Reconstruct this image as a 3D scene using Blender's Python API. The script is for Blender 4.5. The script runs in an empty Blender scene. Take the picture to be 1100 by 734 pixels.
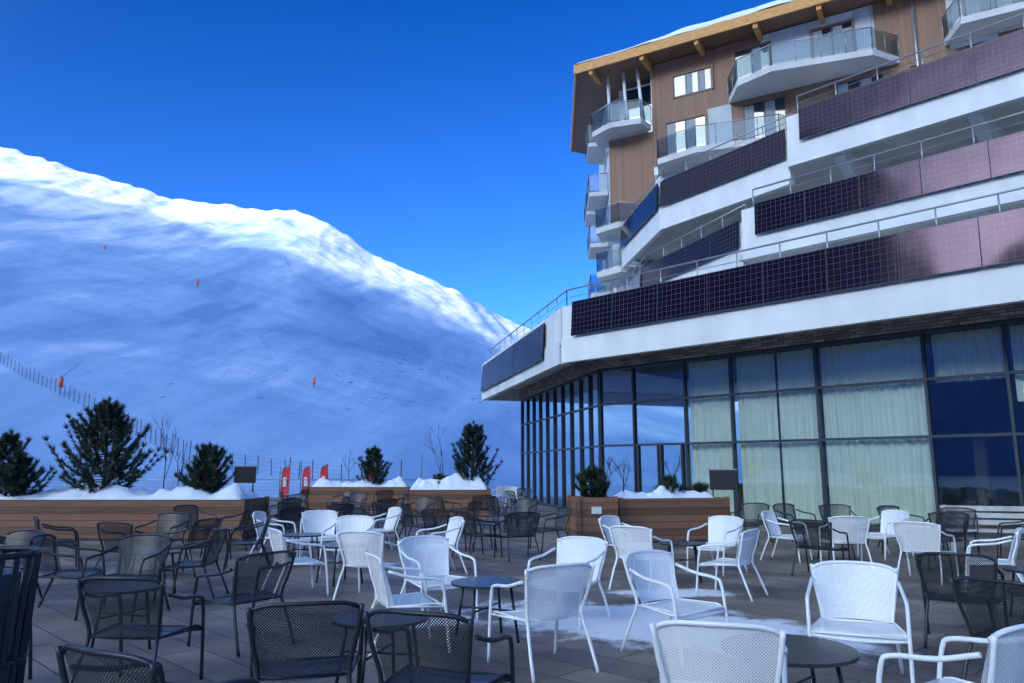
import bpy, math, random
from mathutils import Vector, Matrix, noise
rnd=random.Random(7)
scene=bpy.context.scene
R=math.radians
# ---------------------------------------------------------------- materials
def mat(name,col,rough=.6,metal=0,var=None,bump=None,spec=.5,stretch=None):
    m=bpy.data.materials.new(name); m.use_nodes=True
    nt=m.node_tree; b=nt.nodes['Principled BSDF']
    b.inputs['Base Color'].default_value=(*col,1); b.inputs['Roughness'].default_value=rough
    b.inputs['Metallic'].default_value=metal; b.inputs['Specular IOR Level'].default_value=spec
    tc=nt.nodes.new('ShaderNodeTexCoord'); mp=nt.nodes.new('ShaderNodeMapping')
    nt.links.new(tc.outputs['Object'],mp.inputs[0])
    if stretch: mp.inputs['Scale'].default_value=stretch
    if var:
        n=nt.nodes.new('ShaderNodeTexNoise'); n.inputs['Scale'].default_value=var[0]; n.inputs['Detail'].default_value=6
        nt.links.new(mp.outputs[0],n.inputs['Vector'])
        r=nt.nodes.new('ShaderNodeValToRGB'); a=var[1]
        r.color_ramp.elements[0].position=.3; r.color_ramp.elements[1].position=.7
        r.color_ramp.elements[0].color=(*[c*(1-a) for c in col],1); r.color_ramp.elements[1].color=(*[min(1,c*(1+a)) for c in col],1)
        nt.links.new(n.outputs['Fac'],r.inputs[0]); nt.links.new(r.outputs[0],b.inputs['Base Color'])
    if bump:
        n2=nt.nodes.new('ShaderNodeTexNoise'); n2.inputs['Scale'].default_value=bump[0]; n2.inputs['Detail'].default_value=5
        nt.links.new(mp.outputs[0],n2.inputs['Vector'])
        bp=nt.nodes.new('ShaderNodeBump'); bp.inputs['Strength'].default_value=bump[1]; bp.inputs['Distance'].default_value=bump[2] if len(bump)>2 else .02
        nt.links.new(n2.outputs['Fac'],bp.inputs['Height']); nt.links.new(bp.outputs[0],b.inputs['Normal'])
    return m
def N(m,t,**k):
    n=m.node_tree.nodes.new(t)
    for a,v in k.items(): setattr(n,a,v)
    return n
def L(m,a,b): m.node_tree.links.new(a,b)

M={}
M['white']=mat('white_render',(.74,.74,.73),.7,var=(.9,.12),bump=(30,.1),stretch=(1,1,.35))
M['grey']=mat('grey_render',(.48,.49,.51),.7,var=(1,.1))
M['soffit']=mat('soffit_paint',(.6,.59,.57),.8,var=(.7,.12))
M['frame']=mat('dark_frame_metal',(.05,.06,.075),.4,metal=.3)
M['rail']=mat('railing_steel',(.40,.40,.42),.35,metal=.6)
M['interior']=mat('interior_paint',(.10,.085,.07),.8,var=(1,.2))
M['plank']=mat('glulam_wood',(.62,.29,.08),.6,var=(3,.25),stretch=(1,6,6))
M['pot']=mat('black_metal',(.02,.022,.025),.45,metal=.3)
M['chairwhite']=mat('white_powder_coat',(.86,.86,.84),.35)
M['chairdark']=mat('anthracite_powder_coat',(.018,.020,.026),.4)
M['tabledark']=mat('dark_table_top',(.03,.03,.035),.25,var=(6,.2))
M['bark']=mat('bark',(.07,.045,.03),.9,var=(10,.4))
M['red']=mat('red_fabric',(.65,.03,.04),.6)
M['orange']=mat('orange_pad',(.8,.12,.03),.6)
M['post']=mat('fence_post_grey',(.10,.11,.14),.7)
M['winglass']=mat('window_glass',(.02,.03,.045),.06,spec=.8,var=(.35,.8))
M['curtainflat']=mat('net_curtain_plain',(.33,.34,.35),.8,var=(4,.3),stretch=(6,6,.3))
M['label']=mat('paper_label',(.7,.7,.68),.7)
M['palewood']=mat('pale_wood',(.5,.48,.44),.7,var=(5,.2))

def boards(name,col,w,axis,amt=.25,rough=.65,gap=.3):
    m=mat(name,col,rough); nt=m.node_tree; b=nt.nodes['Principled BSDF']
    tc=N(m,'ShaderNodeTexCoord'); sp=N(m,'ShaderNodeSeparateXYZ'); L(m,tc.outputs['Object'],sp.inputs[0])
    dv=N(m,'ShaderNodeMath',operation='DIVIDE'); dv.inputs[1].default_value=w
    src=sp.outputs[axis]
    if axis==0:
        ad=N(m,'ShaderNodeMath',operation='ADD'); L(m,sp.outputs[0],ad.inputs[0]); L(m,sp.outputs[1],ad.inputs[1]); src=ad.outputs[0]
    L(m,src,dv.inputs[0])
    fl=N(m,'ShaderNodeMath',operation='FLOOR'); L(m,dv.outputs[0],fl.inputs[0])
    fr=N(m,'ShaderNodeMath',operation='FRACT'); L(m,dv.outputs[0],fr.inputs[0])
    wn=N(m,'ShaderNodeTexWhiteNoise',noise_dimensions='1D'); L(m,fl.outputs[0],wn.inputs['W'])
    mp=N(m,'ShaderNodeMapping'); L(m,tc.outputs['Object'],mp.inputs[0])
    mp.inputs['Scale'].default_value=(20,20,1) if axis==0 else (1,1,20)
    ns=N(m,'ShaderNodeTexNoise'); ns.inputs['Scale'].default_value=1.5; ns.inputs['Detail'].default_value=5; L(m,mp.outputs[0],ns.inputs['Vector'])
    s=N(m,'ShaderNodeMath',operation='MULTIPLY_ADD'); L(m,wn.outputs['Value'],s.inputs[0]); s.inputs[1].default_value=.6; L(m,ns.outputs['Fac'],s.inputs[2])
    rp=N(m,'ShaderNodeValToRGB'); rp.color_ramp.elements[0].position=.3; rp.color_ramp.elements[1].position=1.0
    rp.color_ramp.elements[0].color=(*[c*(1-amt) for c in col],1); rp.color_ramp.elements[1].color=(*[c*(1+amt) for c in col],1)
    L(m,s.outputs[0],rp.inputs[0])
    gp=N(m,'ShaderNodeMath',operation='GREATER_THAN'); L(m,fr.outputs[0],gp.inputs[0]); gp.inputs[1].default_value=.08
    mx=N(m,'ShaderNodeMix',data_type='RGBA'); L(m,gp.outputs[0],mx.inputs['Factor']); mx.inputs['A'].default_value=(*[c*gap for c in col],1)
    L(m,rp.outputs[0],mx.inputs['B']); L(m,mx.outputs['Result'],b.inputs['Base Color'])
    return m
M['wood']=boards('facade_timber_cladding',(.25,.135,.078),.14,0,.15,.65,.6)
M['planter']=boards('planter_boards',(.17,.08,.042),.155,2,.45)

def deckmat():
    m=mat('terrace_paving',(.2,.19,.19),.6); b=m.node_tree.nodes['Principled BSDF']
    tc=N(m,'ShaderNodeTexCoord'); mp=N(m,'ShaderNodeMapping'); L(m,tc.outputs['Object'],mp.inputs[0]); mp.inputs['Rotation'].default_value=(0,0,R(44.4))
    br=N(m,'ShaderNodeTexBrick'); L(m,mp.outputs[0],br.inputs['Vector'])
    br.inputs['Scale'].default_value=1; br.inputs['Brick Width'].default_value=1.2; br.inputs['Row Height'].default_value=.4; br.inputs['Mortar Size'].default_value=.008
    br.inputs['Color1'].default_value=(.31,.245,.20,1); br.inputs['Color2'].default_value=(.17,.14,.122,1); br.inputs['Mortar'].default_value=(.045,.038,.035,1); br.inputs['Bias'].default_value=0
    n=N(m,'ShaderNodeTexNoise'); n.inputs['Scale'].default_value=.8; n.inputs['Detail'].default_value=8; L(m,tc.outputs['Object'],n.inputs['Vector'])
    r=N(m,'ShaderNodeValToRGB'); r.color_ramp.elements[0].position=.35; r.color_ramp.elements[0].color=(.48,.46,.46,1); r.color_ramp.elements[1].position=.65; r.color_ramp.elements[1].color=(1.2,1.15,1.1,1)
    L(m,n.outputs['Fac'],r.inputs[0])
    mu=N(m,'ShaderNodeMix',data_type='RGBA',blend_type='MULTIPLY'); mu.inputs['Factor'].default_value=1; L(m,br.outputs['Color'],mu.inputs['A']); L(m,r.outputs[0],mu.inputs['B'])
    def ell(cx,cy,rx,ry,rot):
        q=N(m,'ShaderNodeMapping',vector_type='TEXTURE'); L(m,tc.outputs['Object'],q.inputs[0]); q.inputs['Location'].default_value=(cx,cy,0); q.inputs['Rotation'].default_value=(0,0,R(rot)); q.inputs['Scale'].default_value=(rx,ry,1)
        ln=N(m,'ShaderNodeVectorMath',operation='LENGTH'); L(m,q.outputs[0],ln.inputs[0])
        iv=N(m,'ShaderNodeMath',operation='SUBTRACT'); iv.inputs[0].default_value=1.15; L(m,ln.outputs['Value'],iv.inputs[1]); return iv.outputs[0]
    e1=ell(1.6,8.4,2.6,1.3,-28); e2=ell(2.2,10.5,1.0,.5,0); e3=ell(-.9,8.6,.9,.35,20)
    mxx=N(m,'ShaderNodeMath',operation='MAXIMUM'); L(m,e1,mxx.inputs[0]); L(m,e2,mxx.inputs[1])
    mx2=N(m,'ShaderNodeMath',operation='MAXIMUM'); L(m,mxx.outputs[0],mx2.inputs[0]); L(m,e3,mx2.inputs[1])
    n2=N(m,'ShaderNodeTexNoise'); n2.inputs['Scale'].default_value=2.2; n2.inputs['Detail'].default_value=9; n2.inputs['Roughness'].default_value=.7; L(m,tc.outputs['Object'],n2.inputs['Vector'])
    ad=N(m,'ShaderNodeMath',operation='MULTIPLY_ADD'); L(m,mx2.outputs[0],ad.inputs[0]); ad.inputs[1].default_value=.6; L(m,n2.outputs['Fac'],ad.inputs[2])
    r2=N(m,'ShaderNodeValToRGB'); r2.color_ramp.elements[0].position=.65; r2.color_ramp.elements[1].position=.82; r2.color_ramp.elements[1].color=(.97,.97,.97,1); L(m,ad.outputs[0],r2.inputs[0])
    fm=N(m,'ShaderNodeMix',data_type='RGBA'); L(m,r2.outputs[0],fm.inputs['Factor']); L(m,mu.outputs['Result'],fm.inputs['A']); fm.inputs['B'].default_value=(.86,.86,.88,1)
    L(m,fm.outputs['Result'],b.inputs['Base Color'])
    bp=N(m,'ShaderNodeBump'); bp.inputs['Strength'].default_value=.4; bp.inputs['Distance'].default_value=.01; L(m,br.outputs['Fac'],bp.inputs['Height']); bp.invert=True; L(m,bp.outputs[0],b.inputs['Normal'])
    return m
M['deck']=deckmat()
def stonemat():
    m=mat('dry_stone_cladding',(.2,.2,.2),.85); b=m.node_tree.nodes['Principled BSDF']
    tc=N(m,'ShaderNodeTexCoord'); sp=N(m,'ShaderNodeSeparateXYZ'); cb=N(m,'ShaderNodeCombineXYZ'); L(m,tc.outputs['Object'],sp.inputs[0]); L(m,sp.outputs[0],cb.inputs[0]); L(m,sp.outputs[2],cb.inputs[1])
    br=N(m,'ShaderNodeTexBrick'); L(m,cb.outputs[0],br.inputs['Vector']); br.inputs['Scale'].default_value=1; br.inputs['Brick Width'].default_value=.35; br.inputs['Row Height'].default_value=.09; br.inputs['Mortar Size'].default_value=.008
    br.inputs['Color1'].default_value=(.42,.37,.32,1); br.inputs['Color2'].default_value=(.16,.15,.14,1); br.inputs['Mortar'].default_value=(.04,.04,.04,1)
    L(m,br.outputs['Color'],b.inputs['Base Color']); return m
M['stone']=stonemat()
def solarmat():
    m=mat('solar_panel',(.03,.02,.03),.10,spec=.5); b=m.node_tree.nodes['Principled BSDF']
    tc=N(m,'ShaderNodeTexCoord'); sp=N(m,'ShaderNodeSeparateXYZ'); cb=N(m,'ShaderNodeCombineXYZ'); L(m,tc.outputs['Object'],sp.inputs[0]); L(m,sp.outputs[0],cb.inputs[0]); L(m,sp.outputs[2],cb.inputs[1])
    br=N(m,'ShaderNodeTexBrick'); br.offset=0; L(m,cb.outputs[0],br.inputs['Vector']); br.inputs['Scale'].default_value=1; br.inputs['Brick Width'].default_value=.165; br.inputs['Row Height'].default_value=.165; br.inputs['Mortar Size'].default_value=.005
    br.inputs['Color1'].default_value=(.006,.005,.009,1); br.inputs['Color2'].default_value=(.009,.006,.010,1); br.inputs['Mortar'].default_value=(.09,.07,.08,1)
    L(m,br.outputs['Color'],b.inputs['Base Color'])
    b.inputs['IOR'].default_value=1.38; b.inputs['Specular Tint'].default_value=(1,.66,.90,1)
    n=N(m,'ShaderNodeTexNoise'); n.inputs['Scale'].default_value=.8; n.inputs['Detail'].default_value=1; L(m,tc.outputs['Object'],n.inputs['Vector'])
    bp=N(m,'ShaderNodeBump'); bp.inputs['Strength'].default_value=.22; bp.inputs['Distance'].default_value=.05; L(m,n.outputs['Fac'],bp.inputs['Height']); L(m,bp.outputs[0],b.inputs['Normal'])
    return m
M['solar']=solarmat()
def glassmat():
    m=bpy.data.materials.new('facade_glass'); m.use_nodes=True; nt=m.node_tree; nt.nodes.clear()
    o=N(m,'ShaderNodeOutputMaterial'); t=N(m,'ShaderNodeBsdfTransparent'); t.inputs[0].default_value=(.86,.95,.91,1)
    g=N(m,'ShaderNodeBsdfGlossy'); g.inputs['Roughness'].default_value=.0; g.inputs[0].default_value=(.65,.85,1,1)
    f=N(m,'ShaderNodeFresnel'); f.inputs[0].default_value=1.5
    ad=N(m,'ShaderNodeMath',operation='ADD'); L(m,f.outputs[0],ad.inputs[0]); ad.inputs[1].default_value=.08
    mx=N(m,'ShaderNodeMixShader'); L(m,ad.outputs[0],mx.inputs[0]); L(m,t.outputs[0],mx.inputs[1]); L(m,g.outputs[0],mx.inputs[2]); L(m,mx.outputs[0],o.inputs[0])
    return m
M['glass']=glassmat()
def railglass():
    m=bpy.data.materials.new('balustrade_glass'); m.use_nodes=True; nt=m.node_tree; nt.nodes.clear()
    o=N(m,'ShaderNodeOutputMaterial'); t=N(m,'ShaderNodeBsdfTransparent'); t.inputs[0].default_value=(.42,.52,.58,1)
    g=N(m,'ShaderNodeBsdfGlossy'); g.inputs['Roughness'].default_value=.05; g.inputs[0].default_value=(.7,.85,1,1)
    mx=N(m,'ShaderNodeMixShader'); mx.inputs[0].default_value=.06; L(m,t.outputs[0],mx.inputs[1]); L(m,g.outputs[0],mx.inputs[2]); L(m,mx.outputs[0],o.inputs[0]); return m
M['railglass']=railglass()
def curtainmat():
    m=bpy.data.materials.new('sheer_curtain'); m.use_nodes=True; nt=m.node_tree; nt.nodes.clear()
    o=N(m,'ShaderNodeOutputMaterial'); d=N(m,'ShaderNodeBsdfDiffuse'); d.inputs[0].default_value=(.84,.85,.78,1); t=N(m,'ShaderNodeBsdfTranslucent'); t.inputs[0].default_value=(.8,.8,.75,1)
    mx=N(m,'ShaderNodeMixShader'); mx.inputs[0].default_value=.14; L(m,d.outputs[0],mx.inputs[1]); L(m,t.outputs[0],mx.inputs[2]); L(m,mx.outputs[0],o.inputs[0]); return m
M['curtain']=curtainmat()
def meshmat(name,col,hole,ax):
    m=mat(name,col,.4); b=m.node_tree.nodes['Principled BSDF']; o=m.node_tree.nodes['Material Output']
    tc=N(m,'ShaderNodeTexCoord'); sp=N(m,'ShaderNodeSeparateXYZ'); cb=N(m,'ShaderNodeCombineXYZ'); L(m,tc.outputs['Object'],sp.inputs[0]); L(m,sp.outputs[0],cb.inputs[0]); L(m,sp.outputs[ax],cb.inputs[1])
    mp=N(m,'ShaderNodeMapping'); mp.inputs['Rotation'].default_value=(0,0,R(45)); L(m,cb.outputs[0],mp.inputs[0])
    v=N(m,'ShaderNodeTexVoronoi',voronoi_dimensions='2D'); v.inputs['Scale'].default_value=85; v.inputs['Randomness'].default_value=0; L(m,mp.outputs[0],v.inputs['Vector'])
    c=N(m,'ShaderNodeMath',operation='LESS_THAN'); L(m,v.outputs['Distance'],c.inputs[0]); c.inputs[1].default_value=hole
    t=N(m,'ShaderNodeBsdfTransparent'); mx=N(m,'ShaderNodeMixShader'); L(m,c.outputs[0],mx.inputs[0]); L(m,b.outputs[0],mx.inputs[1]); L(m,t.outputs[0],mx.inputs[2]); L(m,mx.outputs[0],o.inputs[0]); return m
wc=(.86,.86,.84); dc=(.020,.022,.028)
M['mwb']=meshmat('white_mesh_back',wc,.22,2); M['mws']=meshmat('white_mesh_seat',wc,.22,1)
M['mdb']=meshmat('anthracite_mesh_back',dc,.33,2); M['mds']=meshmat('anthracite_mesh_seat',dc,.31,1)
def snowmat(slope):
    m=mat('slope_snow' if slope else 'snow',(.80,.84,.90),.75,spec=.2); b=m.node_tree.nodes['Principled BSDF']
    tc=N(m,'ShaderNodeTexCoord')
    if not slope:
        n=N(m,'ShaderNodeTexNoise'); n.inputs['Scale'].default_value=9; n.inputs['Detail'].default_value=6; L(m,tc.outputs['Object'],n.inputs['Vector'])
        bp=N(m,'ShaderNodeBump'); bp.inputs['Strength'].default_value=.5; bp.inputs['Distance'].default_value=.05; L(m,n.outputs['Fac'],bp.inputs['Height']); L(m,bp.outputs[0],b.inputs['Normal']); return m
    def nz(scale,rot,detail,rough,dist=0.):
        mp=N(m,'ShaderNodeMapping'); mp.inputs['Rotation'].default_value=(0,0,R(rot)); mp.inputs['Scale'].default_value=scale; L(m,tc.outputs['Object'],mp.inputs[0])
        n=N(m,'ShaderNodeTexNoise'); n.inputs['Scale'].default_value=1; n.inputs['Detail'].default_value=detail; n.inputs['Roughness'].default_value=rough; n.inputs['Distortion'].default_value=dist; L(m,mp.outputs[0],n.inputs['Vector']); return n.outputs['Fac']
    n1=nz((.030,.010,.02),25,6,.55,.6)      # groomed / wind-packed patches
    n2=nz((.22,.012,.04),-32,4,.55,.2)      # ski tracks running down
    # lower slope darker and bluer, far ridge white: shade and sun put into colour
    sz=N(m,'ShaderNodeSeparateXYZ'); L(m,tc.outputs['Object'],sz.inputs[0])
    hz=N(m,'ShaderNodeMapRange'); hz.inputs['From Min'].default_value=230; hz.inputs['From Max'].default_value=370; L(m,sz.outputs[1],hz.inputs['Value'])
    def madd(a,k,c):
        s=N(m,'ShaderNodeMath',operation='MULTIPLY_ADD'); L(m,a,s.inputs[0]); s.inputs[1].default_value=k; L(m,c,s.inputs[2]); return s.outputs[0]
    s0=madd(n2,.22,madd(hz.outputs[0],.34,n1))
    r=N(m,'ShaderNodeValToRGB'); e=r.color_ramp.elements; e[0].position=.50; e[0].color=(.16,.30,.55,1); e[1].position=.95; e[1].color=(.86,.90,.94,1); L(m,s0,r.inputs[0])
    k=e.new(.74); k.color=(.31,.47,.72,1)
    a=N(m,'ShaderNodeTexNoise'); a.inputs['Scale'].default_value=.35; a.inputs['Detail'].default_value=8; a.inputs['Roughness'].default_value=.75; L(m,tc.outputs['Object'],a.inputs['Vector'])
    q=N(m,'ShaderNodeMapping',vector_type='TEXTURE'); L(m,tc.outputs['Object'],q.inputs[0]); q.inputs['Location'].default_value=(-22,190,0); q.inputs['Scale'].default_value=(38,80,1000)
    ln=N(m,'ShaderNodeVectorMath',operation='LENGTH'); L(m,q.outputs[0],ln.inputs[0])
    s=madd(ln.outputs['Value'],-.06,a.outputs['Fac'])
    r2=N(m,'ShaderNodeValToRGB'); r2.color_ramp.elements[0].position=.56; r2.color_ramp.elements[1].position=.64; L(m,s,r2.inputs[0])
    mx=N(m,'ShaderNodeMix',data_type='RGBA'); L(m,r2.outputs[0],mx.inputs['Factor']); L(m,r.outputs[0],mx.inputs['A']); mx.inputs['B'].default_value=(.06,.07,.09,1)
    L(m,mx.outputs['Result'],b.inputs['Base Color'])
    n3=N(m,'ShaderNodeTexNoise'); n3.inputs['Scale'].default_value=.14; n3.inputs['Detail'].default_value=11; n3.inputs['Roughness'].default_value=.55; L(m,tc.outputs['Object'],n3.inputs['Vector'])
    hh=madd(n2,.35,n3.outputs['Fac'])
    bp=N(m,'ShaderNodeBump'); bp.inputs['Strength'].default_value=.40; bp.inputs['Distance'].default_value=1.4; L(m,hh,bp.inputs['Height']); L(m,bp.outputs[0],b.inputs['Normal'])
    return m
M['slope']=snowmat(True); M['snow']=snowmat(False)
def needlemat():
    m=mat('pine_needles',(.045,.075,.04),.6); b=m.node_tree.nodes['Principled BSDF']
    tc=N(m,'ShaderNodeTexCoord'); n=N(m,'ShaderNodeTexNoise'); n.inputs['Scale'].default_value=5; L(m,tc.outputs['Object'],n.inputs['Vector'])
    r=N(m,'ShaderNodeValToRGB'); r.color_ramp.elements[0].position=.35; r.color_ramp.elements[0].color=(.012,.025,.017,1); r.color_ramp.elements[1].position=.65; r.color_ramp.elements[1].color=(.05,.085,.04,1)
    L(m,n.outputs['Fac'],r.inputs[0]); L(m,r.outputs[0],b.inputs['Base Color']); return m
M['needle']=needlemat()

# ---------------------------------------------------------------- mesh helpers
class Acc:
    def __init__(s,*mats): s.v=[];s.f=[];s.m=[];s.mats=list(mats);s.smooth=[]
    def box(s,x0,x1,y0,y1,z0,z1,mi=0,sh=0):
        i=len(s.v); s.v+=[(x0,y0,z0),(x1,y0,z0),(x1,y1,z0),(x0,y1,z0),(x0,y0+sh,z1),(x1,y0+sh,z1),(x1,y1+sh,z1),(x0,y1+sh,z1)]
        for q in ((0,3,2,1),(4,5,6,7),(0,1,5,4),(1,2,6,5),(2,3,7,6),(3,0,4,7)): s.f.append(tuple(i+k for k in q)); s.m.append(mi); s.smooth.append(False)
    def poly(s,pts,mi=0,sm=False):
        i=len(s.v); s.v+=[tuple(p) for p in pts]; s.f.append(tuple(range(i,i+len(pts)))); s.m.append(mi); s.smooth.append(sm)
    def prism(s,pts,z0,z1,mi=0):
        n=len(pts); i=len(s.v); s.v+=[(p[0],p[1],z0) for p in pts]+[(p[0],p[1],z1) for p in pts]
        s.f.append(tuple(i+k for k in reversed(range(n)))); s.f.append(tuple(i+n+k for k in range(n)))
        for k in range(n): s.f.append((i+k,i+(k+1)%n,i+n+(k+1)%n,i+n+k))
        s.m+=[mi]*(n+2); s.smooth+=[False]*(n+2)
    def tube(s,pts,r,mi=0,seg=8,r1=None):
        pts=[Vector(p) for p in pts]; n=len(pts); base=len(s.v); up=None
        for k,p in enumerate(pts):
            d=(pts[min(k+1,n-1)]-pts[max(k-1,0)]).normalized()
            if up is None: up=Vector((0,0,1)) if abs(d.z)<.9 else Vector((1,0,0))
            a=d.cross(up).normalized(); b=a.cross(d).normalized(); up=b
            rr=r if r1 is None else r+(r1-r)*k/(n-1)
            for j in range(seg):
                t=2*math.pi*j/seg; s.v.append(tuple(p+a*math.cos(t)*rr+b*math.sin(t)*rr))
        for k in range(n-1):
            for j in range(seg):
                s.f.append((base+k*seg+j,base+k*seg+(j+1)%seg,base+(k+1)*seg+(j+1)%seg,base+(k+1)*seg+j)); s.m.append(mi); s.smooth.append(seg>4)
        s.f.append(tuple(base+j for j in reversed(range(seg)))); s.f.append(tuple(base+(n-1)*seg+j for j in range(seg))); s.m+=[mi]*2; s.smooth+=[False]*2
    def grid(s,fn,nu,nv,mi=0,sm=True):
        b=len(s.v)
        for j in range(nv+1):
            for i in range(nu+1): s.v.append(tuple(fn(i/nu,j/nv)))
        for j in range(nv):
            for i in range(nu):
                a=b+j*(nu+1)+i; s.f.append((a,a+1,a+nu+2,a+nu+1)); s.m.append(mi); s.smooth.append(sm)
    def mesh(s,name):
        me=bpy.data.meshes.new(name); me.from_pydata(s.v,[],s.f)
        for m in s.mats: me.materials.append(m)
        me.polygons.foreach_set('material_index',s.m); me.polygons.foreach_set('use_smooth',s.smooth); me.update(); return me
    def build(s,name,parent=None,mw=None):
        o=bpy.data.objects.new(name,s.mesh(name)); scene.collection.objects.link(o)
        if mw is not None: o.matrix_world=mw
        if parent: o.parent=parent
        return o
def put(name,me,x,y,z=0,rz=0,s=1):
    o=bpy.data.objects.new(name,me); scene.collection.objects.link(o); o.location=(x,y,z); o.rotation_euler=(0,0,R(rz)); o.scale=(s,s,s); return o
def smoothpath(pts,n=5):
    P=[Vector(p) for p in pts]; P=[P[0]*2-P[1]]+P+[P[-1]*2-P[-2]]; out=[]
    for i in range(1,len(P)-2):
        for k in range(n):
            t=k/n; a,b,c,d=P[i-1:i+3]
            out.append(.5*((2*b)+(c-a)*t+(2*a-5*b+4*c-d)*t*t+(3*b-a-3*c+d)*t**3))
    out.append(P[-2]); return out
def lerp(tab,x):
    if x<=tab[0][0]: return tab[0][1]
    for (a,b),(c,d) in zip(tab,tab[1:]):
        if x<=c: return b+(d-b)*(x-a)/(c-a)
    return tab[-1][1]
def ss(a,b,x):
    t=max(0,min(1,(x-a)/(b-a))); return t*t*(3-2*t)

# ---------------------------------------------------------------- terrain
RT=[(-900,330),(-450,223),(-293,185),(-243,170),(-195,154),(-147,147),(-118,146),(-104,139),(-78,121),(-42,105),(-10,88),(6,80),(60,62),(150,45),(300,30),(900,20)]
def ridge(xr,t):
    w=5+45*(1-min(1,t)); xr+=(1-min(1,t))*30
    return sum(lerp(RT,xr+w*o)*k for o,k in ((-1.5,.08),(-1,.16),(-.5,.17),(0,.18),(.5,.17),(1,.16),(1.5,.08)))
def H(x,y):
    y=max(y,56); t=(y-60)/340; xr=x*400/y; r=ridge(xr+10*noise.noise(Vector((x/60,y/60,11)))*(1-min(1,max(0,t))),t)
    if t<=0: g=0
    elif t<=1: g=t**1.3
    else: g=1-.45*(y-400)/200
    w=ss(0,.25,t)
    nz=4*noise.noise(Vector((x/70,y/70,1)))+1.3*noise.noise(Vector((x/24,y/24,5)))+.45*noise.noise(Vector((x/8,y/8,9)))
    rg=noise.noise(Vector((x/12+y/50,y/110,3))); rg2=noise.noise(Vector((x/5+y/20,y/60,7)))
    crest=ss(.55,1,t)*(1 if t<=1 else .5)
    nz=nz*(1-.6*crest)+crest*(3.2*abs(rg)+1.2*rg2+1.2*noise.noise(Vector((x/5,y/5,2))))
    return -.62+r*g+w*nz*.8
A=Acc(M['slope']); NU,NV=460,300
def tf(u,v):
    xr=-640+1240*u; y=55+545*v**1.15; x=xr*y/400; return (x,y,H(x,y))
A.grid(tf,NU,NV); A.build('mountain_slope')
G=Acc(M['snow']); G.poly([(-5000,-5000,-.75),(5000,-5000,-.75),(5000,5000,-.75),(-5000,5000,-.75)]); G.build('snow_ground')
TE=.268; D=Vector((.5,.866,0)).normalized(); E=Vector((D.y,-D.x,0))
HT=[(-2200,480),(-700,450),(-590,400),(-500,75),(-410,70),(-374,178),(-337,191),(-250,152),(-209,147),(-180,139),(-130,104),(-60,46),(60,40),(300,50),(2200,60)]  # crest heights shaped to cast the slope shadow and block the sky glow
def mf(u,v):
    q=-1900+2900*u; w=v*2-1; p=-800+w*420
    h=(lerp(HT,q)+800*TE)*(1-abs(w)**1.2); pos=D*p+E*q
    h+= (1-abs(w))*2.5*noise.noise(Vector((q/22,p/60,4)))+25*noise.noise(Vector((q/160,p/160,8)))*(1-abs(w))*abs(w)*2
    return (pos.x,pos.y,-1+h)
B=Acc(M['slope']); B.grid(mf,400,44); B.build('unseen_shading_mountain')  # unseen ridge added behind the camera to shade terrace and lower slope

A=Acc(M['deck'],M['grey']); A.box(-45,40,-12,46,-.7,0,0); A.build('terrace_deck_pavement')

def slopefence(name,pts,step,h,net=True):
    A=Acc(M['post']); prev=None
    for (x0,y0),(x1,y1) in zip(pts,pts[1:]):
        n=int(math.hypot(x1-x0,y1-y0)/step)
        for i in range(n):
            t=i/n; x=x0+(x1-x0)*t; y=y0+(y1-y0)*t; z=H(x,y); hh=h*rnd.uniform(.8,1.15)
            top=(x+rnd.uniform(-.1,.1),y,z+hh); A.tube([(x,y,z-.4),top],.05,seg=4)
            if prev and net:
                for f in (.25,.5,.75,.95):
                    A.tube([(prev[0],prev[1],prev[2]+h*f*.85),(x,y,z+h*f*.85)],.012,seg=3)
            prev=(x,y,z)
    A.build(name)
slopefence('piste_safety_fence',[(-105,140),(-85,122),(-55,99),(-32,76),(-14,68)],1.6,1.9)
slopefence('piste_safety_fence',[(-95,300),(-74,250),(-40,205),(-10,165)],4,1.3,False)
slopefence('piste_safety_fence',[(-22,64),(-6,62),(2,60)],3.2,2.6,False)
def lance(x,y,s):
    A=Acc(M['post'],M['orange'])
    A.tube([(0,0,-.5),(0,0,2.2*s)],.05*s,0,6); A.tube([(0,0,.7*s),(0,0,1.9*s)],.26*s,1,8); A.tube([(-.2,0,1.8*s),(2.4*s,0,4.0*s)],.03*s,0,5)
    put('snow_lance',A.mesh('snow_lance'),x,y,H(x,y))
lance(-66,108,1.2); lance(-95,218,1.3); lance(-37,138,1.0); lance(-148,260,1.1)

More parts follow.
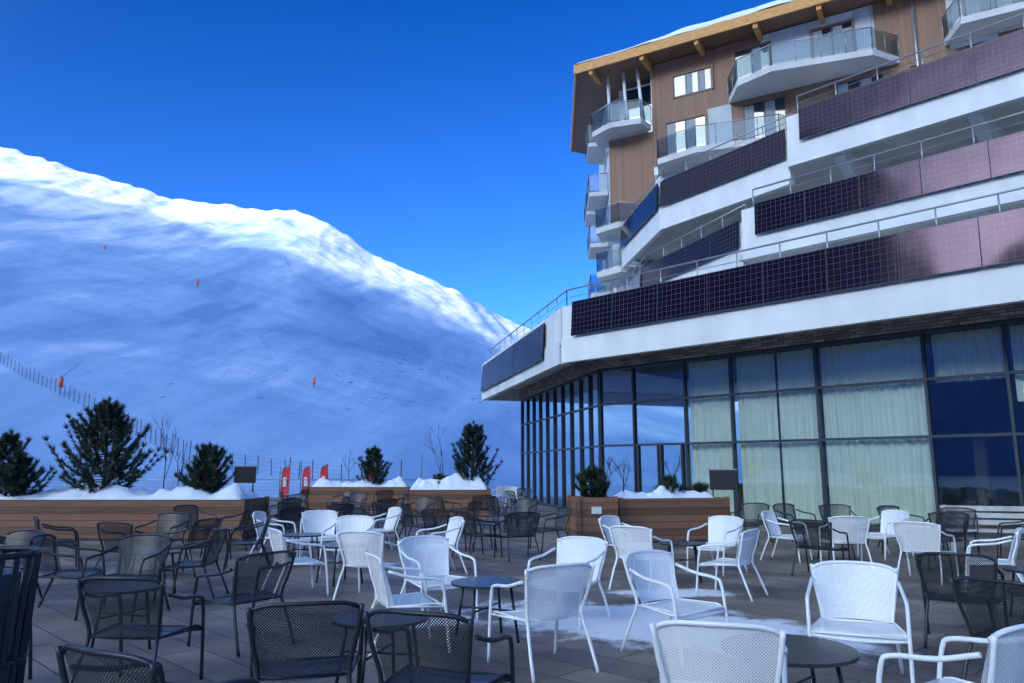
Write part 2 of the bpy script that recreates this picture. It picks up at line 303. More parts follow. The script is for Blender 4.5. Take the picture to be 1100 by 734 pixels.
# ---------------------------------------------------------------- hotel building
hotel=bpy.data.objects.new('hotel_building',None); scene.collection.objects.link(hotel)
def frame(ox,oy,ang): return Matrix.Translation((ox,oy,0))@Matrix.Rotation(ang,4,'Z')
O=Vector((3.27,27.3,0)); au=math.atan2(-.714,.70); FR=frame(O.x,O.y,au)
ux=Vector((math.cos(au),math.sin(au),0)); ny=Vector((-math.sin(au),math.cos(au),0))
def W(a,b): p=O+ux*a+ny*b; return (p.x,p.y)
asd=math.atan2(-.977,.212); GS=frame(O.x,O.y,asd)
F=(1.72,25.5); afs=math.atan2(-.973,.23); FS=frame(F[0],F[1],afs)
def glazing(fr,xs,name,zt):
    A=Acc(M['frame'])
    for x in xs: A.box(x-.035,x+.035,-.08,.10,0,5.3)
    for x0,x1 in zip(xs,xs[1:]):
        for z in zt: A.box(x0+.035,x1-.035,-.06,.08,z-.035,z+.035)
        A.box(x0+.035,x1-.035,-.06,.08,5.22,5.3); A.box(x0+.035,x1-.035,-.07,.09,0,.12)
    A.build('window_frames_'+name,hotel,fr)
    Gp=Acc(M['glass'])
    for x0,x1 in zip(xs,xs[1:]):
        zz=[.1]+list(zt)+[5.25]
        for z0,z1 in zip(zz,zz[1:]):
            t=rnd.uniform(-.006,.006); t2=rnd.uniform(-.005,.005)
            Gp.poly([(x0,0,z0),(x1,t,z0),(x1,t+t2,z1),(x0,t2,z1)])
    Gp.build('glass_panes_'+name,hotel,fr)
xs=[0,1.5,3.6,5.3,8.05,10.95,12.8,15.2,17.6,20,22.4]
glazing(FR,xs,'front',[2.5,4.0])
xs2=[-12.8,-11.5,-10.2,-8.9,-7.6,-6.3,-5.0,-3.7,-2.4,-1.2,-.1]
glazing(GS,xs2,'side',[2.5,4.0])
A=Acc(M['frame'])
for x0,x1 in ((1.5,3.6),):
    for x in (x0+.12,(x0+x1)/2-.09,(x0+x1)/2+.02,x1-.2): A.box(x,x+.07,-.11,.05,.02,2.46)
A.build('entrance_doors',hotel,FR)
def curtain(x0,x1,z0,z1,dy=.22):
    A=Acc(M['curtain']); n=int((x1-x0)/.03)
    def fn(u,v):
        x=x0+(x1-x0)*u; a=.05+.035*noise.noise(Vector((x*1.3,0,2)))
        return (x,dy+a*math.sin(x*2*math.pi/.27+3*noise.noise(Vector((x*1.5,v*.7,0))))+.02*v,z0+(z1-z0)*v)
    A.grid(fn,n,6); A.build('sheer_curtain',hotel,FR)
curtain(3.65,5.25,.15,5.2); curtain(5.4,6.7,.15,5.2); curtain(6.76,8.0,.15,5.2); curtain(8.1,10.9,.15,5.2); curtain(11.1,12.7,3.9,5.2); curtain(12.9,15.1,3.3,5.2); curtain(17.7,19.9,.2,5.2)
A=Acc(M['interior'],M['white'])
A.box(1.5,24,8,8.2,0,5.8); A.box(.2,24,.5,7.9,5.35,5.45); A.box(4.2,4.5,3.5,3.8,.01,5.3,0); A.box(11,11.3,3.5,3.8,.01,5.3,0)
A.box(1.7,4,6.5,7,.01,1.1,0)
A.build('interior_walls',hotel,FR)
A=Acc(M['stone']); A.box(-.02,24,-.12,.2,5.31,5.92); A.build('stone_band_front',hotel,FR)
A=Acc(M['stone']); A.box(-13,-.06,-.12,.2,5.31,5.92); A.build('stone_band_side',hotel,GS)
A=Acc(M['soffit']); A.prism([F,W(24,-2.37),W(24,14),(14,48),(-1.5,39.5)],5.93,6.08); A.build('first_floor_slab',hotel)
def panels(A,x0,x1,y,z0,z1,w=1.72):
    n=max(1,round((x1-x0)/w)); w=(x1-x0)/n; y-=.06; k=.075; H1=(z1-z0)*k
    for i in range(n):
        a=x0+i*w+.015; b=x0+(i+1)*w-.015; j=rnd.uniform(-.01,.01)
        A.box(a,b,y-.05,y-.012,z0,z1,0,H1+j)
        A.box(a,b,y-.058,y-.01,z0-.02,z0,1); A.box(a,b,y-.058+H1,y-.01+H1,z1,z1+.02,1)
        A.box(a-.012,a,y-.058,y-.01,z0-.02,z1+.02,1,H1+.003)
A=Acc(M['white']); A.box(.2,24,-2.37,-2.12,5.3,6.12); A.box(.2,24,-2.3,-2.2,6.12,7.3)
A.build('fascia_front',hotel,FR)
A=Acc(M['white']); A.box(-14.4,-.26,0,.25,5.3,6.12); A.box(-14.4,-.26,.07,.17,6.12,7.3); A.build('fascia_side',hotel,FS)
A=Acc(M['solar'],M['frame']); panels(A,.75,23.6,-2.38,6.18,7.36); A.build('solar_panels_lower',hotel,FR)
A=Acc(M['solar'],M['frame']); panels(A,-14.2,-2.1,-.01,5.75,7.1,2.4); A.build('solar_panels_side',hotel,FS)
A=Acc(M['white']); A.box(0,14,-.2,.05,5.3,7.2); A.build('fascia_end',hotel,frame(-1.6,39.55,R(20)))
def railing(name,pts,z0,h,nr=4,step=1.3,r=.022,parent=hotel,glass=False):
    A=Acc(M['rail'],M['railglass'])
    for (x0,y0),(x1,y1) in zip(pts,pts[1:]):
        l=math.hypot(x1-x0,y1-y0); n=max(1,round(l/step))
        for i in range(n+1):
            t=i/n; A.tube([(x0+(x1-x0)*t,y0+(y1-y0)*t,z0),(x0+(x1-x0)*t,y0+(y1-y0)*t,z0+h)],r,0,5)
        A.tube([(x0,y0,z0+h),(x1,y1,z0+h)],r*1.3,0,6)
        if glass: A.poly([(x0,y0,z0+.08),(x1,y1,z0+.08),(x1,y1,z0+h-.06),(x0,y0,z0+h-.06)],1)
        else:
            for k in range(1,nr): A.tube([(x0,y0,z0+h*k/nr),(x1,y1,z0+h*k/nr)],r*.55,0,4)
    return A.build(name,parent)
railing('railing_level_1',[(-1.2,39.2),(1.95,25.75),W(24,-1.95)],7.1,.85,3)
A=Acc(M['white'],M['soffit']); A.box(5.3,23,1.2,1.42,8.65,9.4); A.box(5.3,23,1.28,1.38,9.4,10.45)
A.build('fascia_level_2',hotel,FR)
A=Acc(M['solar'],M['frame']); panels(A,5.85,23,1.19,9.42,10.5); A.build('solar_panels_level_2',hotel,FR)
A=Acc(M['soffit']); A.prism([W(5.35,1.43),W(23,1.43),W(23,12),(9,40),(5.5,38),(5.85,31.7),(8.1,25.6)],8.9,9.1); A.build('slab_level_2',hotel)
for nm,pl,zf0,zf1,zp1 in (('level_2',[(5.3,38),(5.75,31.7),(8.15,25.3)],8.65,9.4,10.4),('level_3',[(5.6,36.5),(6.35,30.4),(10.0,25.2)],11.75,12.7,13.85)):
    for p,q in zip(pl,pl[1:]):
        l=math.hypot(q[0]-p[0],q[1]-p[1]); fr=frame(p[0],p[1],math.atan2(q[1]-p[1],q[0]-p[0]))
        A=Acc(M['white']); A.box(0,l-.01,0,.22,zf0,zf1); A.box(0,l-.01,.07,.16,zf1,zp1-.05); A.build('return_fascia_'+nm,hotel,fr)
        A=Acc(M['solar'],M['frame']); panels(A,.1,l-.1,-.01,zf1+.02,zp1,1.7); A.build('return_panels_'+nm,hotel,fr)
    railing('railing_return_'+nm,[(x+.25,y+.15) for x,y in pl],zp1-.1,.75,3)
railing('railing_level_2',[W(5.6,1.6),W(23,1.6)],10.4,.8,3)
A=Acc(M['white']); A.box(6.6,23,2.3,2.52,11.95,12.72); A.box(6.6,23,2.38,2.46,12.72,13.8); A.build('fascia_level_3',hotel,FR)
A=Acc(M['solar'],M['frame']); panels(A,7.1,23,2.29,12.74,13.9); A.build('solar_panels_level_3',hotel,FR)
railing('railing_level_3',[W(6.9,2.7),W(23,2.7)],13.8,.8,3)
A=Acc(M['soffit']); A.prism([W(6.65,2.53),W(23,2.53),W(23,12),(9,40),(5.8,36.5),(6.5,30.5),(10,25.5)],12.3,12.5); A.build('slab_level_3',hotel)
A=Acc(M['white'],M['winglass'],M['frame'],M['curtainflat'])
for z0,z1,yy in ((6.08,8.9,5.6),(9.1,12.3,6.0)):
    A.box(3.2,23,yy,yy+.3,z0,z1,0)
    x=4
    while x<22:
        A.box(x,x+2.4,yy-.03,yy+.05,z0+.1,z0+2.3,2); A.box(x+.06,x+1.17,yy-.05,yy,z0+.16,z0+2.24,1); A.box(x+1.23,x+2.34,yy-.05,yy,z0+.16,z0+2.24,3 if rnd.random()<.5 else 1); x+=3.6
A.build('terrace_storey_walls',hotel,FR)
A=Acc(M['white'])
for a in (8,12,16,20):
    for (zt,y0,y1) in ((12.29,2.6,5.95),(8.89,1.5,5.55)):
        i=len(A.v)
        for dx in (0,.35): A.v+=[(a+dx,y0,zt),(a+dx,y1,zt),(a+dx,y1,zt-1.8),(a+dx,y0,zt-.35)]
        for f in ((0,1,2,3),(7,6,5,4),(0,3,7,4),(3,2,6,7),(1,5,6,2),(0,4,5,1)): A.f.append(tuple(i+k for k in f)); A.m.append(0); A.smooth.append(False)
A.build('cantilever_brackets',hotel,FR)
# --- tower
T0=(5.4,38.3); at=math.atan2(-.496,.868); TF=frame(T0[0],T0[1],at); ats=math.atan2(-1,-.05); TS=frame(T0[0],T0[1],ats)
def TW(s,y): 
    v=TF@Vector((s,y,0)); return (v.x,v.y)
A=Acc(M['white']); A.prism([TW(0,0),TW(34,0),TW(34,12),(T0[0]+.45,T0[1]+9)],6,19.45)
A.build('tower_body_lower',hotel)
A=Acc(M['white']); A.prism([TW(2.4,0),TW(34,0),TW(34,12),(T0[0]+.45,T0[1]+9),(T0[0]+.2,T0[1]+3),TW(2.4,1.6)],19.46,23.2); A.build('tower_body_upper',hotel)
A=Acc(M['wood']); 
A.box(-.05,2.45,-.07,-.002,14.6,19.4); A.box(2.46,8.2,-.07,-.002,17.3,23.15); A.box(8.2,34,-.065,-.002,12.6,20.0)
A.box(13.3,16.2,-.075,-.066,17.0,23.15); A.box(2.7,6.4,-.06,-.002,12,14.2)
A.box(18,34,-.07,-.066,20.0,23.15)
A.build('timber_cladding',hotel,TF)
A=Acc(M['white']);
A.box(2.46,8.1,-.11,-.071,16.9,17.35)
A.build('plaster_bands',hotel,TF)
A=Acc(M['frame'],M['winglass'],M['curtainflat'],M['wood'])
def win(x0,x1,z0,z1,n=2,surround=True,cur=True):
    if surround: 
        A.box(x0-.1,x1+.1,-.17,-.072,z1,z1+.1,3); A.box(x0-.1,x0,-.17,-.072,z0,z1,3); A.box(x1,x1+.1,-.17,-.072,z0,z1,3)
    A.box(x0,x1,-.11,-.08,z0,z1,0); w=(x1-x0)/n
    for i in range(n):
        a=x0+i*w+.05; b=x0+(i+1)*w-.05
        c=cur and rnd.random()<.6
        if c:
            m=a+(b-a)*.5; A.box(a,m,-.13,-.11,z0+.06,z1-.06,2); A.box(m,b,-.13,-.11,z0+.06,z1-.06,1)
        else: A.box(a,b,-.13,-.11,z0+.06,z1-.06,1)
win(3.7,5.7,20.95,22.15,3)
for a,b in ((6.9,8.6),(10.6,12.4)): win(a,b,20.3,22.6)
for a,b in ((3.2,5.3),(7.2,9.2),(11.5,13.5)): win(a,b,17.4,19.6)
for a,b in ((14.6,16),(17,19.4),(21,23)): win(a,b,17.4,19.6)
for a,b in ((16.9,19.2),(21,24)): win(a,b,20.5,22.8)
for a,b in ((3.3,5.2),(7.2,9.2),(11,13),(15,17)): win(a,b,14.3,16.5)
A.build('tower_windows',hotel,TF)
A=Acc(M['grey']); A.box(8.7,10.5,-.1,-.072,20.2,23.15); A.box(12.5,13.2,-.1,-.072,20.2,23.15); A.box(5.4,6.6,-.1,-.072,17.36,19.9); A.build('grey_wall_panels',hotel,TF)
A=Acc(M['rail']); A.tube([(14.9,-.2,16),(14.9,-.2,23.3)],.07,0,8); A.build('downpipe',hotel,TF)
A=Acc(M['winglass'],M['white'],M['wood']); A.box(.5,2.3,1.2,1.5,19.5,22.8,0); A.box(.0,2.4,1.5,1.7,19.46,23.1,1); A.build('loggia_glazing',hotel,TF)
A=Acc(M['white'],M['plank'])
for s0,s1 in ((.2,.0),(1.2,.9),(2.1,1.7)): A.tube([(s0,-.5,19.9),(s1,-.1,23.2)],.09,0,6)
A.build('loggia_struts',hotel,TF)
def balcony(pts,z,h=1.05,th=.3):
    A=Acc(M['soffit']); p=[TW(*q) for q in pts]; A.prism(p,z-th,z); A.build('balcony_slab',hotel)
    railing('balcony_railing',p,z,h,glass=True,step=1.0)
balcony([(6.5,-.12),(7.3,-1.7),(9.0,-2.3),(13.2,-1.5),(14.2,-.12)],20.2)
balcony([(2.7,-.12),(3.1,-1.4),(5.2,-1.9),(9.0,-1.2),(9.6,-.12)],17.2)
balcony([(-.9,.9),(-.7,-.9),(.6,-1.5),(2.2,-1.2),(2.4,-.12)],19.75)
balcony([(16.0,-.12),(16.6,-1.7),(22,-1.7),(22.5,-.12)],20.5)
balcony([(-1.0,.9),(-.6,-.8),(.9,-1.3),(2.4,-.12)],14.3)
balcony([(-1.0,.9),(-.6,-.8),(.9,-1.3),(2.4,-.12)],11.9)
def TSW(s,y): 
    v=TS@Vector((s,y,0)); return (v.x,v.y)
for s,z in ((-3,14.2),(-3,17.2),(-3,20.2),(-6,17.2),(-3,11.3)):
    p=[TSW(s-1.4,-.05),TSW(s-1.2,-1.1),TSW(s+1.2,-1.1),TSW(s+1.4,-.05)]
    A=Acc(M['soffit']); A.prism(p,z-.25,z); A.build('side_balcony_slab',hotel); railing('side_balcony_railing',p,z,1.05,glass=True)
A=Acc(M['plank'],M['snow'],M['wood'])
e=[TW(-1.4,-1.4),TW(35,-1.4),TW(35,13),(T0[0]+.2,T0[1]+10.5),(T0[0]-1.35,T0[1]+9.8)]
A.prism(e,23.25,23.45,2)
p0,p1,pe=e[0],e[1],e[4]
A.build('roof_deck',hotel)
A=Acc(M['plank']); A.box(-1.45,35,-1.5,-1.4,23.1,23.62)
x=-.6
while x<34:
    A.box(x,x+.22,-1.38,-.1,22.88,23.24); x+=2.9
A.build('roof_fascia',hotel,TF)
A=Acc(M['plank']); d=math.hypot(pe[0]-p0[0],pe[1]-p0[1]); A.box(-d,-.03,-.02,.08,23.08,23.62); A.build('roof_fascia_side',hotel,frame(p0[0],p0[1],math.atan2(p0[1]-pe[1],p0[0]-pe[0])))
A=Acc(M['snow'])
def sn(u,v):
    s=-1.35+36*u; lip=.12*noise.noise(Vector((s*.6,3,0))); y=-1.52+lip+8*v*v; q=TW(s,y); ed=min(1,v*6,u*40); k=ss(2.0,4.5,s)
    return (q[0],q[1],23.63+ed**.5*(.10+.28*k+.2*k*noise.noise(Vector((s*.5,y,0))))+v*v*1.2)
A.grid(sn,160,20); A.build('roof_snow',hotel)
A=Acc(M['pot'])
for a,b in ((2.5,-1.2),(9,-1.3)):
    A.box(a,a+.3,b,b+.35,5.55,5.92)
A.build('soffit_speakers',hotel,FR)

railing('terrace_railing',[(-40,45.7),(-1,45.7)],0,1.05,5,1.6,.025,parent=None)

# ---------------------------------------------------------------- chairs
def chair(name,mf,mb,ms):
    A=Acc(mf,mb,ms); r=.014
    for sx in (-1,1):
        A.tube(smoothpath([(sx*.32,.31,0),(sx*.325,.28,.30),(sx*.33,.24,.56),(sx*.33,.18,.62),(sx*.325,-.04,.645),(sx*.31,-.24,.70)],4),r,0,8)
        A.tube(smoothpath([(sx*.29,-.38,0),(sx*.27,-.28,.25),(sx*.25,-.22,.42),(sx*.285,-.27,.62),(sx*.31,-.31,.80)],4),r,0,8)
        A.tube([(sx*.26,-.2,.405),(sx*.322,.265,.385)],.01,0,6)
    A.tube([(-.322,.265,.385),(.322,.265,.385)],.01,0,6); A.tube([(-.26,-.2,.40),(.26,-.2,.40)],.01,0,6)
    hw=lambda v:.25+.06*v
    def back(u,v):
        s=2*u-1; z=.41+.40*v - .04*(abs(s)**6)*v*v; y=-.215-.12*v+.05*s*s
        y-= .03*(1-s*s)
        return (s*hw(v),y,z+.012*(1-s*s)*v)
    A.grid(back,14,10,1)
    A.tube([back(i/14,1) for i in range(15)],r,0,6)
    def seat(u,v):
        s=2*u-1; y=-.23+.50*v; z=.405-.018*(1-s*s)-(.05*max(0,(v-.85)/.15)**2)+.01*v
        return (s*(.255+.06*v),y,z)
    A.grid(seat,12,12,2); A.tube([seat(i/12,1) for i in range(13)],.009,0,6)
    for i in (0,1): A.tube([seat(i,k/12) for k in range(13)],.008,0,6)
    return A.mesh(name)
CW=chair('white_mesh_armchair',M['chairwhite'],M['mwb'],M['mws']); CD=chair('dark_mesh_armchair',M['chairdark'],M['mdb'],M['mds'])
def table(r,h):
    A=Acc(M['chairdark'],M['tabledark'])
    n=40
    ring=[(r*math.cos(2*math.pi*i/n),r*math.sin(2*math.pi*i/n)) for i in range(n)]
    A.prism(ring,h-.022,h,1)
    for k in range(4):
        a=math.pi/4+k*math.pi/2; A.tube([(.72*r*math.cos(a),.72*r*math.sin(a),h-.02),(.95*r*math.cos(a),.95*r*math.sin(a),.0)],.014,0,6)
    A.tube([(.8*r*math.cos(math.pi/4),.8*r*math.sin(math.pi/4),h*.55),(-.8*r*math.cos(math.pi/4),-.8*r*math.sin(math.pi/4),h*.55)],.009,0,6)
    A.tube([(.8*r*math.cos(math.pi/4),-.8*r*math.sin(math.pi/4),h*.53),(-.8*r*math.cos(math.pi/4),.8*r*math.sin(math.pi/4),h*.53)],.009,0,6)
    return A.mesh('round_cafe_table')
TB=table(.36,.55); TB2=table(.42,.52)
whites=[(-1.0,7.35,-70),(-.85,8.7,-140),(.25,6.7,25),(.62,8.6,140),(-2.9,10.4,-60),(-1.85,10.1,-20),(-2.7,12.6,170),(-3.6,14.3,-160),(-2.7,15.6,120),(-4.4,14.2,-90),(-1.2,12.4,110),
(1.84,10.9,-40),(1.9,12.7,-130),(3.35,12.6,130),(2.9,10.3,50),(5.1,14.2,-130),(5.75,13.2,-10),(7.1,14.6,110),(6.3,11.7,-40),(6.5,10.4,60),
(1.5,7.1,-140),(2.75,6.2,160),(1.15,4.35,-20),(2.45,4.3,35),(-.6,36.5,30),(.1,34.5,200),(-1.6,35,90)]
darks=[(-2.85,6.0,-5),(-2.6,7.5,60),(-1.3,4.95,10),(-1.65,3.75,-30),(-.42,4.65,-20),(-5.3,9.2,-80),(-4.45,8.9,170),(-4.2,10.1,100),(-5.9,11.8,-20),(-6.2,13.5,170),(-5.2,12.3,80),(-4.5,13.0,110),(-4.1,5.9,-80),
(-2.1,17,-100),(-1.4,15.6,-30),(-.65,14.7,-60),(.1,14.4,20),(.8,15.9,110),(.25,20.3,150),(-.3,21.6,-120),(-1.2,19.2,60),(-.9,24,0),
(-7.5,22,-40),(-6.3,21,60),(-6.8,23.5,180),(-4.5,22,-90),(-3.6,20.8,40),(-5.2,25,170),(-3.8,24.5,100),(-7.9,27,-60),(-6.2,28,150),(-5,29.5,20),(-1.2,30,90),(.2,28.5,-60),(-3.0,33,-30),(.6,31.5,200),(-9,25,30),(-8.5,30,80),(-3,18.5,-60),(-4.1,17.6,40),
(-5.4,19.0,-20),(-4.9,16.2,60),(-2.6,21.4,150),(-1.9,22.8,-70),(-6.9,16.6,-110),(-5.9,16.0,100),(-7.6,12.8,-60),(-7.0,10.6,-70),(-6.4,9.6,160),
(6.4,17.2,-150),(7.2,16.8,170),(8.3,16.2,-160),(9.0,15.4,150),(9.2,13.9,60),(4.9,12.2,-40),(8.2,14.4,-20),(5.5,17.6,130),
(4.35,7.5,-30),(3.75,5.7,-60),(7.3,9.4,70),(6.6,8.2,100),(5.1,6.4,60)]
for x,y,a in whites: put('white_mesh_armchair',CW,x,y,0,a+rnd.uniform(-5,5),1.06)
for x,y,a in darks: put('dark_mesh_armchair',CD,x,y,0,a+rnd.uniform(-5,5),1.06)
for x,y in ((-.25,7.7),(2.6,11.7),(-2.55,11.4),(-3.6,13.2),(6.0,14.2),(6.9,12.4),(-4.9,10.5),(-3.7,7.4),(-.6,15.8),(-.1,22.8),(-5.6,14.5),(-2.8,16.5),(-7,22.4),(-4.3,23.2),(-6.2,26.6),(7.6,15.6),(5.9,8.6),(4.9,7.0),(-1,32),(-8.8,28),(-1.0,5.9)): put('round_cafe_table',TB,x,y,0,rnd.uniform(0,90))
put('round_cafe_table',TB2,1.78,5.05)

# ---------------------------------------------------------------- planters & plants
def planter(x0,x1,y0,y1,h,rz=0,snow=.16,label=False):
    cx,cy=(x0+x1)/2,(y0+y1)/2; a,b=(x1-x0)/2,(y1-y0)/2
    A=Acc(M['planter'],M['snow'],M['frame'],M['label'])
    t=.05
    A.box(-a,a,-b,-b+t,.06,h); A.box(-a,a,b-t,b,.06,h); A.box(-a,-a+t,-b+t+.002,b-t-.002,.06,h); A.box(a-t,a,-b+t+.002,b-t-.002,.06,h)
    A.box(-a+.03,a-.03,-b+.03,b-.03,0,.06,2); A.box(-a+t,a-t,-b+t,b-t,h-.15,h-.1,2)
    for sx in (-1,1):
        for sy in (-1,1): A.box(sx*a-.045+sx*.01,sx*a+.045+sx*.01,sy*b-.045+sy*.012,sy*b+.045+sy*.012,.03,h+.02,0)
    sd=rnd.random()*50
    def f(u,v):
        x=-a+t+u*(2*a-2*t); y=-b+t+v*(2*b-2*t); ee=min(1,min(u,1-u)*2*a/.35,min(v,1-v)*2*b/.35)
        return (x,y,h-.12+ee**.6*(snow+.1+.30*noise.noise(Vector((x*1.3+sd,y*1.6,0)))+.10*noise.noise(Vector((x*5+sd,y*5,3)))))
    if snow: A.grid(f,90,20,1)
    if label: A.box(-.12,.1,-b-.03,-b-.005,h-.35,h-.2,3)
    return put('wooden_planter',A.mesh('wooden_planter'),cx,cy,0,rz)
planter(-17,-6.35,17.9,19.6,.95,0,.2); planter(-3.75,-.85,26.6,28.2,.95,4,.35); planter(-8.4,-4.2,31,32.6,.95,0,.2)
planter(1.38,2.2,16.6,17.5,1.05,8,0,True); planter(2.3,4.95,17.5,18.6,1.0,14,.12)
def pine(x,y,z,h,w,seed,br=90,name='pine_tree'):
    r=random.Random(seed); A=Acc(M['bark'],M['needle'])
    lean=Vector((r.uniform(-.06,.06),r.uniform(-.06,.06),0))*h
    A.tube([(0,0,-.2),tuple(lean*.4+Vector((0,0,h*.5))),tuple(lean+Vector((0,0,h*.96)))],.035*h/1.5,0,7,.008)
    def clump(c,d,n,ln):
        for _ in range(n):
            v=Vector((r.gauss(0,1),r.gauss(0,1),r.gauss(0,1))).normalized()
            q=(d*1.1+v*.7).normalized()*ln*r.uniform(.6,1.1); s=v.cross(q).normalized()*.007*(1+h*.12)
            b=c+v*.02; A.poly([b-s,b+s,b+q],1)
    for i in range(br):
        f=(i+.5)/br; zf=.03+.93*f**1.05; az=i*2.39996+r.uniform(-.5,.5)
        rad=w/2*((1-zf)**.62)*r.uniform(.5,1.25)*(.75+.25*min(1,zf/.15))
        base=lean*zf+Vector((0,0,h*zf*.90)); o=Vector((math.cos(az),math.sin(az),0))
        up=rad*r.uniform(.35,.9)
        pts=smoothpath([base,base+o*rad*.55+Vector((0,0,up*.15)),base+o*rad+Vector((0,0,up))],3)
        A.tube(pts,.012,0,4,.004)
        n=len(pts)
        for k in range(2,n):
            d=(pts[k]-pts[k-1]).normalized(); clump(pts[k],d,26,.12+.02*h)
            if k>2: clump((pts[k]+pts[k-1])/2,d,16,.11+.02*h)
        for s in range(2):
            sd=o.cross(Vector((0,0,1)))*(r.choice((-1,1)))*rad*.35*r.uniform(.5,1); c=pts[n//2]+sd+Vector((0,0,.05)); clump(c,(sd.normalized()+Vector((0,0,.8))).normalized(),24,.12+.02*h)
        clump(pts[-1],Vector((0,0,1)),16,.17)
    clump(lean+Vector((0,0,h*.93)),Vector((0,0,1)),40,.16)
    return put(name,A.mesh(name),x,y,z)
pine(-10.1,18.7,.95,2.6,2.5,1,92); pine(-7.6,18.6,.95,1.35,1.4,2,44); pine(-12.3,18.4,.95,1.7,1.4,3,44); pine(-11.8,18.2,.95,1.1,1.2,4,32); pine(-7.9,19.0,.95,.8,1.2,14,24)
pine(-1.45,27.4,.95,2.55,1.9,5,74); pine(-5.9,31.8,.95,1.75,1.6,6,56); pine(-2.6,27.2,.95,.5,.7,15,18)
pine(1.85,17.1,.95,.75,1.0,7,34,'mountain_pine_shrub'); pine(3.75,18.0,.95,.5,.7,8,22,'mountain_pine_shrub'); pine(4.5,18.2,.95,.3,.5,18,12,'mountain_pine_shrub')
def bare(x,y,z,h,seed):
    r=random.Random(seed); A=Acc(M['bark'])
    def rec(p,d,l,rad,k):
        q=p+d*l; mid=(p+q)/2+Vector((r.uniform(-.04,.04),r.uniform(-.04,.04),0))*l
        A.tube([p,mid,q],rad,0,4,rad*.6)
        if k==0: return
        for i in range(3 if k>1 else 4):
            f=r.uniform(.4,1); nd=(d+Vector((r.uniform(-.6,.6),r.uniform(-.6,.6),r.uniform(-.1,.3)))).normalized(); rec(p+d*l*f,nd,l*r.uniform(.5,.75),rad*.55,k-1)
    rec(Vector((0,0,-.1)),Vector((0,0,1)),h*.45,.018,3); put('bare_sapling',A.mesh('bare_sapling'),x,y,z)
bare(-8.7,18.9,.95,2.5,1); bare(-2.6,27.6,.95,3.4,2); bare(-8.3,18.8,.95,1.8,3); bare(2.65,17.9,.95,1.5,4); bare(3.9,18.2,.95,1.5,5); bare(-6.9,31.8,.95,1.9,6); bare(2.1,17.2,.95,1.6,9)

def menuboard(x,y,rz,zc=1.35):
    A=Acc(M['pot'],M['rail']); A.box(-.32,.32,-.03,.03,zc-.24,zc+.24,0); A.box(-.35,.35,-.02,.02,zc+.24,zc+.27,1)
    for sx in (-.25,.25): A.tube([(sx,0,0),(sx,0,zc-.22)],.018,0,6); A.tube([(sx,-.2,.01),(sx,.2,.01)],.018,0,6)
    put('menu_board_stand',A.mesh('menu_board_stand'),x,y,0,rz)
menuboard(-8.0,22.6,0,1.5); menuboard(5.2,18.6,-20,1.4)
def feather(x,y,z,h):
    A=Acc(M['post'],M['red'],M['label']); pts=smoothpath([(0,0,0),(0,0,h*.6),(.06,0,h*.9),(.42,0,h)],5); A.tube(pts,.025,0,5)
    def f(u,v):
        zz=h*(.22+.76*v); e=.05*max(0,(v-.5)/.5)**2; w=.42+.08*math.sin(v*3)
        return (e+u*w,.04*math.sin(v*7+u*3),zz-(1-v)*u*.1*h-max(0,(v-.8)/.2)**2*.05*h*(1-u))
    A.grid(f,5,14,1); A.box(.12,.32,-.09,-.07,h*.5,h*.72,2); put('feather_flag',A.mesh('feather_flag'),x,y,z)
feather(-14.5,47.5,-.7,2.6); feather(-13.6,49,-.7,2.6); feather(-12.2,48,-.7,2.7); feather(-20,50,-.7,2.6); feather(-9,47,-.7,2.5)
A=Acc(M['palewood'],M['frame'])
for k in range(4): A.box(-.85,.85,-.25+k*.14,-.14+k*.14,.42,.455)
for z in (.58,.72,.86): A.box(-.85,.85,.29,.32,z-.05,z+.05)
for sx in (-.8,.75): A.box(sx,sx+.06,-.24,-.18,0,.42); A.box(sx,sx+.06,.3205,.37,0,.92); A.box(sx,sx+.06,-.18,.3,.36,.42)
put('slatted_bench',A.mesh('slatted_bench'),9.7,15.4,0,-20)
A=Acc(M['pot'],M['frame']); n=22
for i in range(n):
    a=2*math.pi*i/n; c,s=math.cos(a),math.sin(a); A.tube([(c*.26,s*.26,.03),(c*.27,s*.27,.7),(c*.29,s*.29,1.2)],.017,0,4)
for z in (.05,.65,1.2):
    A.tube([( .29*math.cos(2*math.pi*i/32)*(1 if z>1 else .93),.29*math.sin(2*math.pi*i/32)*(1 if z>1 else .93),z) for i in range(33)],.018,0,6)
ring=[(.22*math.cos(2*math.pi*i/24),.22*math.sin(2*math.pi*i/24)) for i in range(24)]; A.prism(ring,.06,1.1,1)
put('slatted_litter_bin',A.mesh('slatted_litter_bin'),-2.9,4.15)
for i,(x,y) in enumerate([(-16,52),(-14,50),(-6,50),(-4.6,50),(-3,52),(-11,55)]):
    A=Acc(M['post'],M['orange']); A.tube([(0,0,0),(0,0,2.6+.4*(i%3))],.03,0,5); A.tube([(0,0,2.2),(0,0,2.3)],.04,1,5); put('piste_marker_pole',A.mesh('piste_marker_pole'),x,y,-.75)

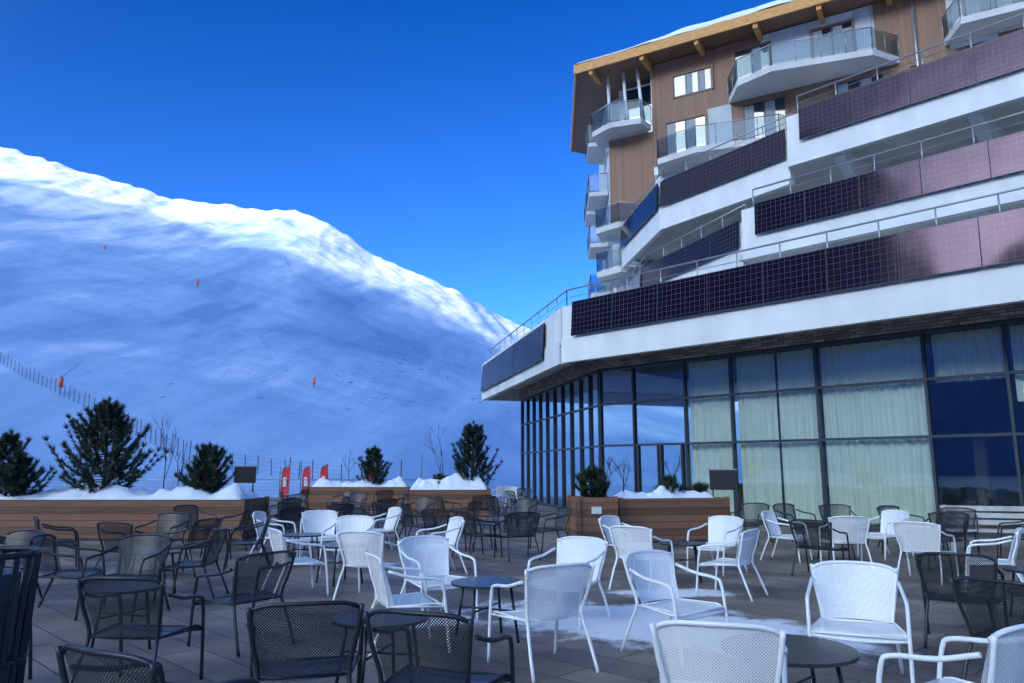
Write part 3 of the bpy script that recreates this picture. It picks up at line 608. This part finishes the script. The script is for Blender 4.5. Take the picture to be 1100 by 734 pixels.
# ---------------------------------------------------------------- light, sky, camera
sun=bpy.data.lights.new('sun','SUN'); sun.energy=5; sun.angle=R(.5); sun.color=(1,.93,.82)
so=bpy.data.objects.new('sun',sun); scene.collection.objects.link(so)
dvec=Vector((D.x,D.y,-TE)).normalized(); so.rotation_euler=dvec.to_track_quat('-Z','Y').to_euler()
w=bpy.data.worlds.new('World'); scene.world=w; w.use_nodes=True; nt=w.node_tree
bg=nt.nodes['Background']; sky=nt.nodes.new('ShaderNodeTexSky'); sky.sky_type='NISHITA'; sky.sun_disc=False
sky.sun_elevation=math.atan(TE); sky.sun_rotation=math.atan2(-D.x,-D.y)%(2*math.pi); sky.altitude=2100; sky.air_density=1.0; sky.dust_density=.6; sky.ozone_density=3.0
def WN(t): return nt.nodes.new(t)
tc=WN('ShaderNodeTexCoord')
def lobe(g,f0,f1,p):
    dt=WN('ShaderNodeVectorMath'); dt.operation='DOT_PRODUCT'; dt.inputs[1].default_value=Vector(g).normalized(); nt.links.new(tc.outputs['Generated'],dt.inputs[0])
    mr=WN('ShaderNodeMapRange'); mr.inputs['From Min'].default_value=f0; mr.inputs['From Max'].default_value=f1; nt.links.new(dt.outputs['Value'],mr.inputs['Value'])
    pw=WN('ShaderNodeMath'); pw.operation='POWER'; pw.inputs[1].default_value=p; nt.links.new(mr.outputs[0],pw.inputs[0]); return pw.outputs[0]
broad=lobe((-.72,-.62,.42),.05,1.0,2.2)  # added warm sky glow, behind and left of camera, that lights the terrace
tight=lobe((-.72,-.58,.36),.955,1.0,1.2)  # added narrow bright spot of sky for the solar panels to reflect
sp=WN('ShaderNodeSeparateXYZ'); nt.links.new(tc.outputs['Generated'],sp.inputs[0])
rz=WN('ShaderNodeMapRange'); rz.inputs['From Min'].default_value=.12; rz.inputs['From Max'].default_value=.60; nt.links.new(sp.outputs[2],rz.inputs['Value'])
mz=WN('ShaderNodeMix'); mz.data_type='RGBA'; mz.inputs['A'].default_value=(.50,1.15,2.2,1); mz.inputs['B'].default_value=(.02,.58,1.50,1); nt.links.new(rz.outputs[0],mz.inputs['Factor'])
mx=WN('ShaderNodeMix'); mx.data_type='RGBA'; mx.inputs['B'].default_value=(13.6,10.2,6.9,1); nt.links.new(broad,mx.inputs['Factor']); nt.links.new(mz.outputs['Result'],mx.inputs['A'])
mt=WN('ShaderNodeMix'); mt.data_type='RGBA'; mt.inputs['B'].default_value=(85,58,34,1); nt.links.new(tight,mt.inputs['Factor']); nt.links.new(mx.outputs['Result'],mt.inputs['A'])
mm=WN('ShaderNodeVectorMath'); mm.operation='MULTIPLY'; nt.links.new(sky.outputs[0],mm.inputs[0]); nt.links.new(mt.outputs['Result'],mm.inputs[1])
nt.links.new(mm.outputs[0],bg.inputs[0]); bg.inputs[1].default_value=.15
cd=bpy.data.cameras.new('camera'); cd.sensor_width=36; cd.lens=26.08; cd.clip_end=12000; cd.clip_start=.05
co=bpy.data.objects.new('camera',cd); scene.collection.objects.link(co); co.location=(0,0,1.65); co.rotation_euler=(R(99.8),0,0); scene.camera=co
scene.view_settings.view_transform='Standard'; scene.view_settings.look='None'; scene.view_settings.exposure=0
